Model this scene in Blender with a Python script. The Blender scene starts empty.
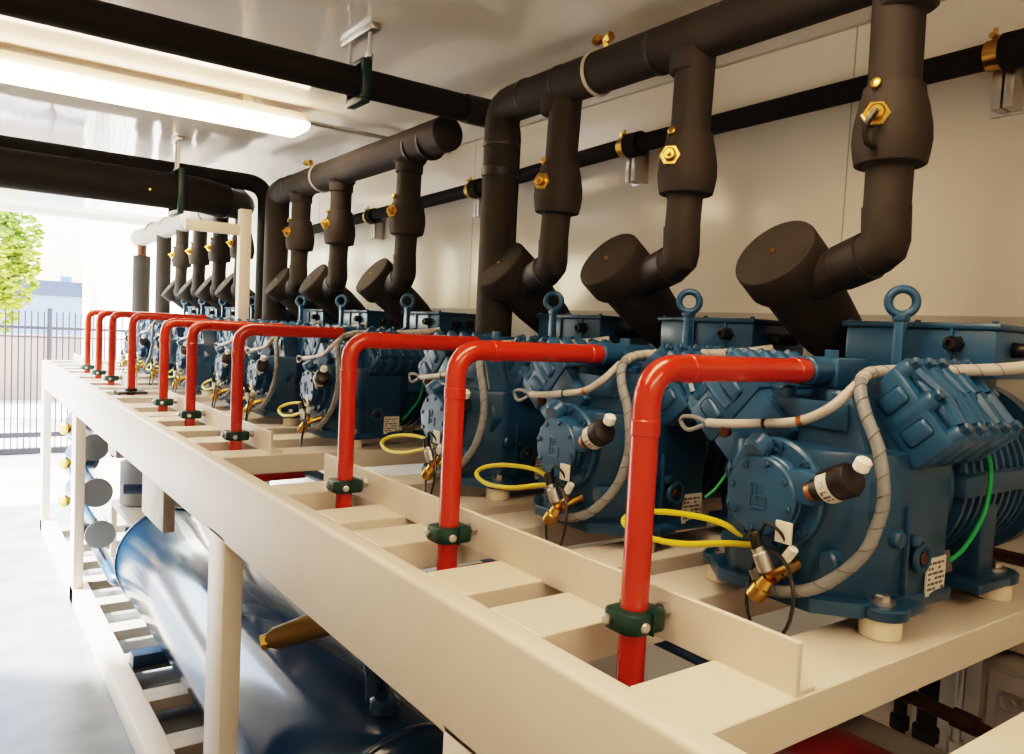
import bpy, bmesh, math, random
from mathutils import Vector, Matrix
random.seed(7)
PI = math.pi
S = 0.45            # metres per layout unit
FZ = 4.2            # floor lies 4.2 units under the eye
COL = bpy.context.scene.collection
ORG = {}
ALL = []

# ------------------------------------------------------------------ materials
def mat(name, color, rough=0.5, metal=0.0, spec=0.5, coat=0.0, bump=None, mottle=None, emit=None, trans=0.0):
    m = bpy.data.materials.new(name); m.use_nodes = True
    nt = m.node_tree; N = nt.nodes; L = nt.links
    b = N['Principled BSDF']
    b.inputs['Base Color'].default_value = (*color, 1)
    b.inputs['Roughness'].default_value = rough
    b.inputs['Metallic'].default_value = metal
    b.inputs['Specular IOR Level'].default_value = spec
    b.inputs['Coat Weight'].default_value = coat
    b.inputs['Coat Roughness'].default_value = 0.08
    if emit:
        b.inputs['Emission Color'].default_value = (*emit[0], 1)
        b.inputs['Emission Strength'].default_value = emit[1]
    if trans: b.inputs['Transmission Weight'].default_value = trans
    if bump or mottle:
        tc = N.new('ShaderNodeTexCoord')
    if bump:                                    # (scale, strength, distance[, stretch])
        mp = N.new('ShaderNodeMapping')
        if len(bump) > 3: mp.inputs['Scale'].default_value = bump[3]
        no = N.new('ShaderNodeTexNoise'); no.inputs['Scale'].default_value = bump[0]; no.inputs['Detail'].default_value = 3
        bp = N.new('ShaderNodeBump'); bp.inputs['Strength'].default_value = bump[1]; bp.inputs['Distance'].default_value = bump[2]
        L.new(tc.outputs['Object'], mp.inputs['Vector']); L.new(mp.outputs[0], no.inputs['Vector'])
        L.new(no.outputs['Fac'], bp.inputs['Height']); L.new(bp.outputs[0], b.inputs['Normal'])
    if mottle:                                  # (scale, colour2, lo, hi)
        no = N.new('ShaderNodeTexNoise'); no.inputs['Scale'].default_value = mottle[0]; no.inputs['Detail'].default_value = 5
        rp = N.new('ShaderNodeMapRange'); rp.inputs[1].default_value = mottle[2]; rp.inputs[2].default_value = mottle[3]
        mx = N.new('ShaderNodeMix'); mx.data_type = 'RGBA'
        mx.inputs[6].default_value = (*color, 1); mx.inputs[7].default_value = (*mottle[1], 1)
        L.new(tc.outputs['Object'], no.inputs['Vector']); L.new(no.outputs['Fac'], rp.inputs[0])
        L.new(rp.outputs[0], mx.inputs[0]); L.new(mx.outputs[2], b.inputs['Base Color'])
    return m

M = dict(
 cream=mat('cream_paint', (.69,.625,.54), .42, bump=(60,.05,.004), mottle=(2.2,(.63,.565,.48),.4,.75)),
 cream_shaded=mat('cream_paint_shaded', (.46,.415,.35), .6, bump=(25,.12,.004), mottle=(9,(.36,.32,.27),.4,.7)),  # same cream, darkened: shade below the deck is put into the colour
 blue=mat('compressor_blue', (.013,.064,.132), .36, spec=.5, coat=.15, bump=(90,.06,.002), mottle=(6,(.010,.050,.106),.4,.7)),
 blue_lt=mat('compressor_blue_lighter', (.017,.08,.165), .36, coat=.15, bump=(90,.05,.002)),
 tank=mat('tank_blue', (.011,.046,.10), .17, spec=.45, coat=.22, bump=(3,.05,.01), mottle=(3,(.012,.042,.088),.4,.7)),
 pipe_blue=mat('pipe_blue', (.012,.045,.10), .35),
 red=mat('red_pipe_paint', (.50,.034,.010), .22, coat=.35, bump=(30,.03,.002), mottle=(5,(.42,.024,.008),.45,.75)),
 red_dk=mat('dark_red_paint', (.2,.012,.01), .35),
 foam=mat('black_foam_insulation', (.03,.026,.022), .72, spec=.35, bump=(45,.22,.004), mottle=(6,(.042,.037,.031),.4,.7)),
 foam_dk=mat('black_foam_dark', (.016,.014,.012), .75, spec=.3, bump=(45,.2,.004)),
 tape=mat('black_tape', (.022,.02,.018), .5, bump=(40,.1,.003)),
 foam_grey=mat('pale_pipe_wrap', (.22,.21,.195), .5, bump=(20,.15,.004)),
 green=mat('green_clamp_plastic', (.006,.038,.032), .38),
 green_wire=mat('green_wire', (.01,.32,.09), .4),
 brass=mat('brass', (.62,.38,.11), .28, 1.0, bump=(40,.05,.002)),
 brass_dull=mat('dull_brass', (.17,.115,.038), .45, .8, bump=(30,.1,.003)),
 copper=mat('copper', (.5,.2,.08), .35, 1.0),
 brown=mat('brown_copper_pipe', (.09,.04,.02), .4, .6),
 steel=mat('galvanised_steel', (.52,.51,.49), .35, 1.0, bump=(25,.05,.002)),
 nylon=mat('cream_nylon', (.68,.62,.48), .5),
 black=mat('black_plastic', (.012,.011,.01), .4),
 wrap=mat('grey_cable_wrap', (.20,.21,.22), .45, bump=(40,.1,.002)),
 wrap_w=mat('white_cable_wrap', (.44,.41,.385), .45, bump=(40,.1,.002)),
 white=mat('white_plastic', (.78,.76,.71), .45),
 label=mat('paper_label', (.62,.60,.54), .5),
 ink=mat('grey_ink', (.12,.11,.10), .6),
 yellow=mat('yellow_cable', (.62,.5,.015), .38),
 grey=mat('grey_end_cap', (.20,.215,.23), .55, bump=(20,.08,.002)),
 pewter=mat('grey_tank', (.26,.26,.25), .5),
 wall=mat('white_panel', (.80,.765,.70), .16, spec=.55, bump=(1.1,.10,.03,(1,.6,1))),
 wall_left=mat('white_side_panel', (.78,.75,.70), .35),
 ceil=mat('glossy_white_ceiling', (.80,.77,.72), .08, spec=.8, bump=(1.5,.32,.05,(1,.4,1))),
 ledge=mat('grey_ledge', (.40,.385,.35), .45),
 floor=mat('grey_concrete', (.22,.235,.245), .3, bump=(8,.12,.01), mottle=(3.4,(.14,.15,.16),.38,.66)),
 yard=mat('pale_yard_concrete', (.55,.53,.5), .8, mottle=(1.2,(.47,.45,.42),.4,.7)),
 lamp=mat('lamp_diffuser', (1,1,1), .4, emit=((1,.735,.485),13)),
 lamp_body=mat('lamp_housing', (.66,.56,.46), .4),
 fence=mat('black_fence_paint', (.03,.03,.04), .5),
 tan=mat('tan_boundary_wall', (.40,.28,.22), .85, mottle=(1.5,(.34,.24,.19),.4,.7)),
 bldg=mat('pale_blue_wall', (.26,.32,.44), .7),
 roof=mat('slate_roof', (.09,.105,.15), .6),
 ext=mat('white_render', (.82,.78,.68), .7, bump=(12,.1,.01)),
 bark=mat('bark', (.10,.07,.045), .9, bump=(12,.4,.02)),
 leaf=mat('leaf', (.16,.25,.035), .6, mottle=(1.3,(.34,.36,.05),.4,.62)),
 cab=mat('grey_cabinet', (.34,.33,.31), .45),
)

# ------------------------------------------------------------------ mesh builder (layout units)
def V(*a): return Vector(a)
def frame(d):
    d = Vector(d).normalized()
    a = Vector((0,0,1)) if abs(d.z) < .9 else Vector((1,0,0))
    u = a.cross(d).normalized(); return u, d.cross(u).normalized(), d

class MB:
    def __init__(s): s.v = []; s.f = []
    def add(s, vs, fs):
        n = len(s.v); s.v += [Vector(p) for p in vs]; s.f += [[i+n for i in f] for f in fs]; return s
    def addbm(s, bm, mtx=None):
        bm.verts.index_update()
        vs = [(mtx @ v.co) if mtx else v.co.copy() for v in bm.verts]
        s.add(vs, [[v.index for v in f.verts] for f in bm.faces]); bm.free(); return s
    def box(s, x0, x1, y0, y1, z0, z1, bev=0, seg=2, mtx=None):
        bm = bmesh.new(); bmesh.ops.create_cube(bm, size=1)
        for v in bm.verts:
            v.co = Vector(((x0+x1)/2 + v.co.x*(x1-x0), (y0+y1)/2 + v.co.y*(y1-y0), (z0+z1)/2 + v.co.z*(z1-z0)))
        if bev: bmesh.ops.bevel(bm, geom=bm.edges[:], offset=bev, segments=seg, affect='EDGES', profile=.5)
        return s.addbm(bm, mtx)
    def prism(s, poly, ax, a, b, bev=0, seg=2, swap=False):
        """poly of 2-D points extruded along axis ax from a to b; remaining axes in x,y,z order"""
        def mk(p, h):
            c = list(p); c.insert(ax, h); return Vector(c)
        bm = bmesh.new()
        va = [bm.verts.new(mk(p, a)) for p in poly]; vb = [bm.verts.new(mk(p, b)) for p in poly]
        n = len(poly)
        bm.faces.new(va[::-1]); bm.faces.new(vb)
        for i in range(n): bm.faces.new((va[i], va[(i+1) % n], vb[(i+1) % n], vb[i]))
        bmesh.ops.recalc_face_normals(bm, faces=bm.faces[:])
        if bev: bmesh.ops.bevel(bm, geom=bm.edges[:], offset=bev, segments=seg, affect='EDGES', profile=.5)
        return s.addbm(bm)
    def lathe(s, prof, o, d, seg=24, close=True):
        """prof: (radius, height) along direction d from o"""
        u, w, d = frame(d); o = Vector(o); vs = []; fs = []
        for r, h in prof:
            for k in range(seg):
                t = 2*PI*k/seg; vs.append(o + d*h + (u*math.cos(t) + w*math.sin(t))*r)
        for i in range(len(prof)-1):
            for k in range(seg):
                k2 = (k+1) % seg; fs.append([i*seg+k, i*seg+k2, (i+1)*seg+k2, (i+1)*seg+k])
        if close:
            fs.append(list(range(seg))[::-1]); fs.append([(len(prof)-1)*seg+k for k in range(seg)])
        return s.add(vs, fs)
    def cyl(s, p, q, r, seg=16, bev=0):
        p = Vector(p); q = Vector(q); h = (q-p).length
        pr = [(r,0),(r,h)] if not bev else [(r-bev,0),(r,bev),(r,h-bev),(r-bev,h)]
        return s.lathe(pr, p, q-p, seg)
    def tube(s, pts, r, seg=12, caps=True, closed=False, rs=None):
        pts = [Vector(p) for p in pts]; n = len(pts)
        tang = []
        for i in range(n):
            a = pts[(i-1) % n] if (closed or i > 0) else pts[i]; b = pts[(i+1) % n] if (closed or i < n-1) else pts[i]
            tang.append((b-a).normalized())
        u, w, _ = frame(tang[0]); vs = []; fs = []
        for i in range(n):
            t = tang[i]; u = (u - t*u.dot(t)).normalized(); w = t.cross(u)
            rr = rs[i] if rs else r
            for k in range(seg):
                a = 2*PI*k/seg; vs.append(pts[i] + (u*math.cos(a) + w*math.sin(a))*rr)
        for i in range(n if closed else n-1):
            j = (i+1) % n
            for k in range(seg):
                k2 = (k+1) % seg; fs.append([i*seg+k, i*seg+k2, j*seg+k2, j*seg+k])
        if caps and not closed:
            fs.append(list(range(seg))[::-1]); fs.append([(n-1)*seg+k for k in range(seg)])
        return s.add(vs, fs)
    def ring(s, c, d, R, r, seg=28, seg2=10):
        u, w, d = frame(d); c = Vector(c)
        return s.tube([c + (u*math.cos(2*PI*k/seg) + w*math.sin(2*PI*k/seg))*R for k in range(seg)], r, seg2, closed=True)
    def sphere(s, c, r, sx=1, sy=1, sz=1, u=16, v=10):
        bm = bmesh.new(); bmesh.ops.create_uvsphere(bm, u_segments=u, v_segments=v, radius=r)
        for q in bm.verts: q.co = Vector((c[0]+q.co.x*sx, c[1]+q.co.y*sy, c[2]+q.co.z*sz))
        return s.addbm(bm)

def bend(pts, R, n=8):
    """polyline with filleted corners"""
    pts = [Vector(p) for p in pts]; out = [pts[0]]
    for i in range(1, len(pts)-1):
        a = (pts[i-1]-pts[i]).normalized(); b = (pts[i+1]-pts[i]).normalized()
        ang = a.angle(b); d = R / math.tan(ang/2)
        d = min(d, (pts[i-1]-pts[i]).length*.49 if i > 1 else 9, (pts[i+1]-pts[i]).length*.98)
        p0 = pts[i]+a*d; p1 = pts[i]+b*d
        for k in range(n+1):
            t = k/n; out.append(p0*(1-t)**2 + pts[i]*2*t*(1-t) + p1*t*t)
    out.append(pts[-1]); return out

def spline(pts, n=8):
    P = [Vector(p) for p in pts]; P = [P[0]*2-P[1]] + P + [P[-1]*2-P[-2]]; out = []
    for i in range(1, len(P)-2):
        for k in range(n):
            t = k/n; a, b, c, d = P[i-1:i+3]
            out.append(.5*((2*b)+(c-a)*t+(2*a-5*b+4*c-d)*t*t+(3*b-a-3*c+d)*t**3))
    out.append(P[-2]); return out

# ------------------------------------------------------------------ objects
def world(p): return Vector((p[0]*S, p[1]*S, (p[2]+FZ)*S))
def thing(name, label, cat, origin, group=None):
    o = bpy.data.objects.new(name, None); o.empty_display_size = .05; COL.objects.link(o)
    o.location = world(origin); ORG[o.name] = Vector(origin)
    o['label'] = label; o['category'] = cat
    if group: o['group'] = group
    return o
def obj(name, mb, m, parent=None, label=None, cat=None, group=None, kind=None, origin=None, ang=32):
    org = ORG[parent.name] if parent else Vector(origin if origin else (0,0,-FZ))
    me = bpy.data.meshes.new(name)
    me.from_pydata([(p-org)*S for p in mb.v], [], mb.f); me.update()
    bm = bmesh.new(); bm.from_mesh(me); bmesh.ops.recalc_face_normals(bm, faces=bm.faces[:]); bm.to_mesh(me); bm.free()
    me.polygons.foreach_set('use_smooth', [True]*len(me.polygons))
    me.set_sharp_from_angle(angle=math.radians(ang))
    me.materials.append(M[m] if isinstance(m, str) else m)
    o = bpy.data.objects.new(name, me); COL.objects.link(o); ORG[o.name] = org
    if parent: o.parent = parent
    else: o.location = world(org)
    if label: o['label'] = label
    if cat: o['category'] = cat
    if group: o['group'] = group
    if kind: o['kind'] = kind
    return o
def dup(root, d, label=None, group=None, skip=()):
    r = root.copy(); COL.objects.link(r); r.location = root.location + Vector(d)*S
    ORG[r.name] = ORG[root.name] + Vector(d)
    if label: r['label'] = label
    if group: r['group'] = group
    for ch in list(root.children):
        if ch.name.split('.')[0] in skip: continue
        c = ch.copy(); COL.objects.link(c); c.parent = r
        for g in list(ch.children):
            e = g.copy(); COL.objects.link(e); e.parent = c
    return r

# ================================================================== SETTING
XW, ZC, YE = 4.6, 2.0, 19.0
obj('floor', MB().box(-2.2, 4.8, -3.2, 19.2, -4.35, -4.2), 'floor', kind='structure')
obj('ceiling', MB().box(-2.2, 4.8, -3.2, YE, ZC, ZC+.15), 'ceil', kind='structure')
obj('wall_back', MB().box(XW, XW+.15, -3.2, YE, -4.2, ZC+.1), 'wall', kind='structure')
obj('wall_left', MB().box(-2.2, -2.05, -3.2, 12.2, -4.2, ZC+.1), 'wall_left', kind='structure')
obj('wall_near', MB().box(-2.2, 4.8, -3.35, -3.2, -4.2, ZC+.1), 'wall_left', kind='structure')
obj('trim_1', MB().box(XW-.10, XW+.01, -3.2, YE, -.9, .20, .01), 'ledge', kind='structure')
obj('trim_2', MB().box(-2.2, 4.8, YE-.02, YE+.12, ZC-.12, ZC+.16, .01), 'white', kind='structure')
m = MB()
for y in (-.6, 2.87, 7.2, 11.5): m.box(XW-.002, XW+.01, y-.004, y+.004, .2, ZC)
obj('trim_3', m, 'ledge', kind='structure')
m = MB(); m.box(XW-.012, XW+.01, -3.2, YE, ZC-.012, ZC+.01, .004)
obj('trim_4', m, 'ledge', kind='structure')
obj('ground', MB().box(-60, 60, 19.2, 140, -4.36, -4.22), 'yard', kind='structure')
obj('ground', MB().box(-60, -2.2, -10, 19.2, -4.36, -4.22), 'yard', kind='structure')

# ================================================================== COMPRESSORS
CY = [1.74, 2.91, 4.08, 6.1, 7.5, 8.62, 10.35, 11.68, 12.8, 13.9]
def hexhead(mb, p, d, r, h): mb.lathe([(r,0),(r,h*.8),(r*.8,h)], p, d, 6)

def make_compressor():
    Y = CY[0]
    def P(x, y, z): return Vector((x, Y+y, z))
    t = thing('refrigeration_compressor', 'x', 'compressor', (2.95, Y, -1.0), 'blue compressors in a row on the steel rack')
    # --- crankcase with sump, V block and foot flange
    k = MB()
    sump = [(2.47,-.17),(2.56,-.27),(2.68,-.345),(3.06,-.36),(3.06,.36),(2.68,.345),(2.56,.27),(2.47,.17)]
    k.prism([(x,Y+y) for x,y in sump], 2, -.90, -.36, .025)
    flange = [(2.44,-.2),(2.55,-.33),(3.08,-.38),(3.08,.38),(2.55,.33),(2.44,.2)]
    k.prism([(x,Y+y) for x,y in flange], 2, -.93, -.875, .012)
    vb = [(-.34,-.52),(-.29,-.42),(-.20,-.17),(-.08,-.21),(.08,-.21),(.20,-.17),(.29,-.42),(.34,-.52),(.30,-.62),(-.30,-.62)]
    k.prism([(Y+y,z) for y,z in vb], 0, 2.60, 3.12, .018)
    # webs and bosses on the front and side
    k.cyl(P(2.50,-.27,-.74), P(2.44,-.25,-.74), .045, 18, .008)
    k.cyl(P(2.54,.20,-.76), P(2.47,.19,-.76), .035, 18, .008)
    k.box(2.585,2.60,Y-.20,Y+.20,-.30,-.20,.006)
    k.box(2.75,2.77,Y-.367,Y-.34,-.87,-.55,.008)
    for s in (-1,1):
        k.cyl(P(2.70,s*.33,-.66), P(2.70,s*.37,-.66), .035, 16, .008)
        k.cyl(P(2.66,s*.12,-.215), P(2.66,s*.12,-.16), .05, 16, .01)
    obj('crankcase', k, 'blue', t)
    # --- feet
    for fx in (2.655, 3.52):
        for s in (-1, 1):
            fm = MB(); fm.lathe([(.085,0),(.09,.008),(.09,.035),(.084,.042)], P(fx, s*.34, -.925), (0,0,1), 24)
            fm.box(fx-.02, fx+.16, Y+s*.34-.075, Y+s*.34+.075, -.925, -.885, .01) if fx < 3 else fm.box(fx-.30, fx+.02, Y+s*.34-.08, Y+s*.34+.08, -.925, -.885, .01)
            ft = obj('foot', fm, 'blue', t)
            b = MB(); b.cyl(P(fx,s*.34,-.885), P(fx,s*.34,-.872), .045, 20); hexhead(b, P(fx,s*.34,-.872), (0,0,1), .028, .02)
            obj('bolt', b, 'steel', ft)
            pm = MB(); pm.lathe([(.064,0),(.07,.008),(.07,.07),(.066,.076)], P(fx, s*.34, -1.0), (0,0,1), 24)
            obj('mount', pm, 'nylon', t, label='cream nylon spacer')
    # --- cylinder heads
    for s, x0 in ((-1, 2.745), (1, 2.54)):
        L = .47
        T = Vector((0, s*.295, -.032)); B = Vector((0, s*.52, -.285))
        et = (B-T).normalized(); w = (B-T).length
        n = Vector((0, -et.z*s, et.y*s)); n = n if n.z > 0 else -n
        ex = Vector((1,0,0)); c = (T+B)/2 + Vector((x0+L/2, Y, 0))
        mt = Matrix((( ex.x, et.x, n.x, c.x),(ex.y, et.y, n.y, c.y),(ex.z, et.z, n.z, c.z),(0,0,0,1)))
        h = MB()
        h.box(-L/2, L/2, -w/2, w/2, -.21, -.035, .02, 2, mt)
        h.box(-L/2+.03, L/2-.03, -w/2+.03, w/2-.03, -.04, .004, .022, 3, mt)
        xs = [-L/2+.045+i*(L-.09)/4 for i in range(5)]
        for xx in xs:                                   # lugs and ridges
            for e in (-1, 1):
                h.lathe([(.036,-.16),(.036,-.008),(.03,.002)], mt @ Vector((xx, e*(w/2-.028), 0)), n, 14)
            for e in (-1, 1):
                h.tube([mt @ Vector((xx, e*(w/2-.05), -.006)), mt @ Vector((xx*.85, e*.0, .006))], .026, 8)
        for e in (-1, 1):
            h.lathe([(.036,-.16),(.036,-.008),(.03,.002)], mt @ Vector((e*(L/2-.03), 0, 0)), n, 14)
            for q in (-.07, .07):                       # end-face bosses
                h.box(e*L/2-.012, e*L/2+.014, q-.035, q+.035, -.17, -.06, .018, 3, mt)
        h.box(-L/2+.06, L/2-.06, -.02, .02, -.01, .016, .01, 2, mt)
        h.box(-L/2+.012, L/2-.012, -w/2+.012, w/2-.012, -.42, -.16, .015, 2, mt)
        ho = obj('cylinder_head', h, 'blue_lt', t)
        for (xx, yy) in [(x, e*(w/2-.028)) for x in xs for e in (-1,1)] + [(e*(L/2-.03), 0) for e in (-1,1)]:
            b = MB(); b.lathe([(.026,0),(.026,.004)], mt @ Vector((xx,yy,0)), n, 14); hexhead(b, mt @ Vector((xx,yy,.003)), n, .021, .024)
            obj('head_bolt', b, 'blue', ho)
    # --- bearing cover
    c = MB()
    c.lathe([(.20,0),(.205,.012),(.205,.035),(.195,.045)], P(2.49,-.01,-.545), (-1,0,0), 40)
    c.lathe([(.15,.03),(.15,.075),(.145,.08),(.145,.10),(.138,.108),(.12,.110)], P(2.49,-.005,-.55), (-1,0,0), 36)
    c.box(2.39,2.47,Y-.22,Y-.10,-.55,-.43,.02); c.cyl(P(2.44,.03,-.36), P(2.38,.03,-.40), .05, 14, .01)
    c.box(2.44,2.48,Y-.04,Y+.08,-.42,-.36,.01)
    cov = obj('bearing_cover', c, 'blue_lt', t)
    for i in range(9):
        a = 2*PI*i/9+.3; b = MB(); p = P(2.447, -.01+.178*math.cos(a), -.545+.178*math.sin(a))
        b.lathe([(.02,0),(.02,.016),(.012,.018),(.010,.012)], p, (-1,0,0), 12); obj('cover_bolt', b, 'blue', cov)
    for i in range(8):
        a = 2*PI*i/8+.2; b = MB(); p = P(2.385, -.005+.122*math.cos(a), -.55+.122*math.sin(a))
        hexhead(b, p, (-1,0,0), .014, .014); obj('cover_bolt', b, 'blue', cov)
    e = MB()                                            # raised cast mark
    def stroke(a, b2): e.tube([P(2.379, -.005+a[0], -.55+a[1]), P(2.379, -.005+b2[0], -.55+b2[1])], .005, 6)
    for a, b2 in (((.035,.045),(.035,-.045)),((.035,-.045),(-.03,-.045)),((-.03,-.045),(-.03,.0)),((-.03,0),(.02,0)),((.035,.045),(-.005,.045)),((-.005,.045),(-.005,.015)),((.012,-.03),(.012,.03))): stroke(a, b2)
    obj('cast_mark', e, 'blue_lt', cov)
    # --- motor housing
    r = MB(); pr = [(.34,0),(.36,.01)]
    x = .06
    while x < .70:
        pr += [(.325,x),(.325,x+.028),(.365,x+.034),(.365,x+.058)]; x += .064
    pr += [(.34,.745),(.40,.75),(.40,.84),(.375,.85),(.355,.89),(.26,1.0),(.10,1.05),(.02,1.055)]
    r.lathe(pr, P(3.06,0,-.52), (1,0,0), 48)
    r.box(3.10,3.80,Y-.395,Y-.30,-.55,-.46,.02); r.box(3.10,3.80,Y+.30,Y+.395,-.55,-.46,.02)
    for s in (-1,1): r.prism([(Y+s*.36,-.90),(Y+s*.36,-.60),(Y+s*.20,-.60),(Y+s*.26,-.90)], 0, 3.33, 3.46, .012)
    r.box(3.35,3.75,Y-.2,Y+.2,-.22,-.08,.02)
    r.cyl(P(3.72,-.05,-.16), P(3.72,-.05,.0), .1, 18, .01)
    obj('motor_housing', r, 'blue', t, ang=25)
    # --- terminal box
    b = MB(); b.box(3.40,3.86,Y-.325,Y+.325,-.10,.10,.012)
    b.box(3.388,3.40,Y-.16,Y-.145,-.09,.1); b.box(3.388,3.40,Y+.06,Y+.075,-.09,.1)
    tb = obj('terminal_box', b, 'blue_lt', t)
    b = MB(); b.box(3.385,3.875,Y-.342,Y+.342,.095,.122,.008); 
    for sx in (3.41,3.85):
        for sy in (-.31,0,.31): b.cyl(P(sx,sy,.12), P(sx,sy,.132), .012, 10)
    obj('lid', b, 'blue', tb)
    for gp, gd in ((P(3.40,-.17,.035), (-1,0,0)), (P(3.56,-.325,.02), (0,-1,0)), (P(3.70,-.325,.02), (0,-1,0))):
        g = MB(); g.lathe([(.036,0),(.036,.02)], gp, gd, 6); g.lathe([(.03,.02),(.03,.055),(.024,.065),(.014,.066),(.012,.05)], gp, gd, 16)
        obj('cable_gland', g, 'black', tb)
    # --- lifting eye
    e = MB(); e.ring(P(3.27,.0,.20), (.8,.6,0), .054, .0185, 30, 12)
    e.box(3.245,3.295,Y-.03,Y+.03,.118,.15,.008); e.box(3.252,3.288,Y-.022,Y+.022,-.22,.125,.006)
    obj('lifting_eye', e, 'blue_lt', t)
    # --- discharge valve
    d = MB(); d.box(2.80,3.02,Y-.02,Y+.12,-.165,-.045,.015); d.cyl(P(2.68,.05,-.10), P(2.82,.05,-.10), .058, 20, .006)
    d.cyl(P(2.90,.05,-.25), P(2.90,.05,-.15), .085, 20, .01); d.cyl(P(3.0,.05,-.10), P(3.07,.05,-.10), .045, 6, .008)
    d.cyl(P(2.86,.05,-.05), P(2.86,.05,-.015), .03, 6, .004)
    for dy in (-.05,.15): hexhead(d, P(2.90,dy*.9+.005,-.16), (0,0,1), .022, .03)
    obj('discharge_valve', d, 'blue_lt', t)
    s_ = MB(); s_.box(2.8,3.1,Y+.15,Y+.19,-.13,-.09,.01)
    for xx in (2.84,2.92,3.0,3.08): hexhead(s_, P(xx,.17,-.09), (0,0,1), .022, .028)
    obj('valve_plate', s_, 'blue', t)
    # --- oil switch plug
    a0 = P(2.41,-.17,-.51); a1 = P(2.36,-.40,-.405); dr = (a1-a0).normalized()
    q = MB(); q.lathe([(.038,.055),(.038,.10),(.058,.105),(.058,.205),(.05,.22),(.02,.226)], a0, dr, 24)
    pl = obj('oil_switch', q, 'black', t, label='black oil pressure switch')
    q = MB(); q.lathe([(.034,.03),(.034,.06)], a0, dr, 18); obj('collar', q, 'copper', pl)
    q = MB(); 
    u, w, dd = frame(dr)
    vs = []; fs = []; nn = 12
    for i in range(nn+1):
        ang = 2.5 + 2.4*i/nn
        for hh in (.112, .160): vs.append(a0 + dr*hh + (u*math.cos(ang)+w*math.sin(ang))*.0595)
    for i in range(nn): fs.append([2*i,2*i+1,2*i+3,2*i+2])
    q.add(vs, fs); st = obj('sticker', q, 'label', pl)
    q = MB()
    for a_, b_, h0, h1 in ((3.55,3.75,.118,.128),(3.55,3.62,.128,.15),(3.85,4.0,.118,.15),(4.1,4.22,.12,.135),(4.1,4.22,.14,.152),(3.0,3.35,.13,.134),(3.0,3.3,.14,.144)):
        q.add([a0+dr*hh+(u*math.cos(an)+w*math.sin(an))*.0600 for an in (a_,b_) for hh in (h0,h1)], [[0,1,3,2]])
    obj('print', q, 'ink', pl)
    q = MB(); q.cyl(a1+V(0,0,.02)-dr*.015, a1+V(0,-.010,.058)-dr*.005, .026, 14, .008); obj('white_plug', q, 'white', pl)
    # --- brass oil valve with connectors
    q = MB(); q.lathe([(.03,0),(.034,.006),(.034,.05),(.026,.055),(.022,.09)], P(2.33,-.05,-.90), (.15,-.45,.8), 16)
    q.cyl(P(2.36,-.10,-.82), P(2.47,-.12,-.78), .022, 12); q.cyl(P(2.35,-.09,-.815), P(2.35,-.17,-.76), .014, 10)
    obj('oil_valve', q, 'brass', t)
    q = MB(); q.cyl(P(2.335,-.06,-.735), P(2.345,-.09,-.80), .03, 14, .006); q.cyl(P(2.33,-.05,-.72), P(2.335,-.06,-.74), .024, 12)
    sn = obj('sensor', q, 'steel', t)
    q = MB(); q.cyl(P(2.325,-.035,-.665), P(2.332,-.055,-.73), .022, 12, .005); obj('connector', q, 'black', sn)
    q = MB(); q.box(2.325,2.335,Y-.185,Y-.12,-.68,-.605,.003, mtx=Matrix.Translation((0,0,0))); q.cyl(P(2.34,-.19,-.69), P(2.34,-.16,-.735), .018, 12, .003)
    obj('tag', q, 'label', t, label='white paper tag and cap')
    q = MB(); c0 = P(2.33,-.115,-.87); pts = [c0 + V(.06*math.cos(a*.9), .13*math.cos(a), .15*math.sin(a)) for a in [2*PI*i/26 for i in range(26)]]
    q.tube(pts, .0065, 8, closed=True)
    q.tube(spline([P(2.34,-.05,-.68), P(2.31,-.10,-.62), P(2.33,-.16,-.67), P(2.36,-.14,-.80)]), .006, 8)
    obj('black_lead', q, 'black', t, label='black looped lead')
    # --- wrapped wiring
    w1 = spline([P(3.3,-.52,-.03), P(3.2,-.46,-.05), P(3.1,-.36,-.065), P(2.95,-.27,-.075), P(2.78,-.20,-.085), P(2.66,-.21,-.10), P(2.55,-.26,-.14), P(2.5,-.317,-.224),
                 P(2.49,-.375,-.333), P(2.48,-.408,-.46), P(2.47,-.405,-.56), P(2.45,-.365,-.687), P(2.42,-.24,-.82), P(2.40,-.10,-.875), P(2.40,-.03,-.87), P(2.39,-.0,-.82)], 8)
    a = MB(); a.tube(w1[:46], .023, 12); obj('wiring_loom', a, 'wrap_w', t)
    a = MB(); a.tube(w1[45:], .0215, 12); lo = obj('wiring_loom', a, 'wrap', t)
    fine = spline(w1[8:-3:3], 14); hp = []
    for i in range(1, len(fine)-1):
        tg = (fine[i+1]-fine[i-1]).normalized(); u = tg.cross(V(.3,-.4,.86)).normalized(); w = tg.cross(u); an = i*.33
        hp.append(fine[i] + (u*math.cos(an)+w*math.sin(an))*.0222)
    a = MB(); a.tube(hp, .0022, 5); obj('spiral_seam', a, 'ink', lo)
    w2 = spline([P(2.56,-.24,-.13), P(2.5,-.184,-.215), P(2.49,-.071,-.275), P(2.48,.099,-.305), P(2.48,.26,-.325), P(2.48,.33,-.33)], 8)
    a = MB(); a.tube(w2, .018, 12); lb = obj('cable_branch', a, 'wrap_w', t)
    a = MB(); a.tube(spline([P(2.48,.33,-.33), P(2.47,.39,-.315), P(2.47,.45,-.32), P(2.47,.46,-.345), P(2.47,.42,-.37), P(2.47,.34,-.34)], 8), .009, 8)
    obj('cable_loop', a, 'wrap', lb)
    a = MB(); a.lathe([(.0195,0),(.0195,.02)], w2[15], w2[16]-w2[15], 12); obj('orange_band', a, 'copper', lb)
    a = MB(); a.lathe([(.0195,0),(.0195,.014)], w2[22], w2[23]-w2[22], 12); obj('tie', a, 'black', lb)
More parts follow.
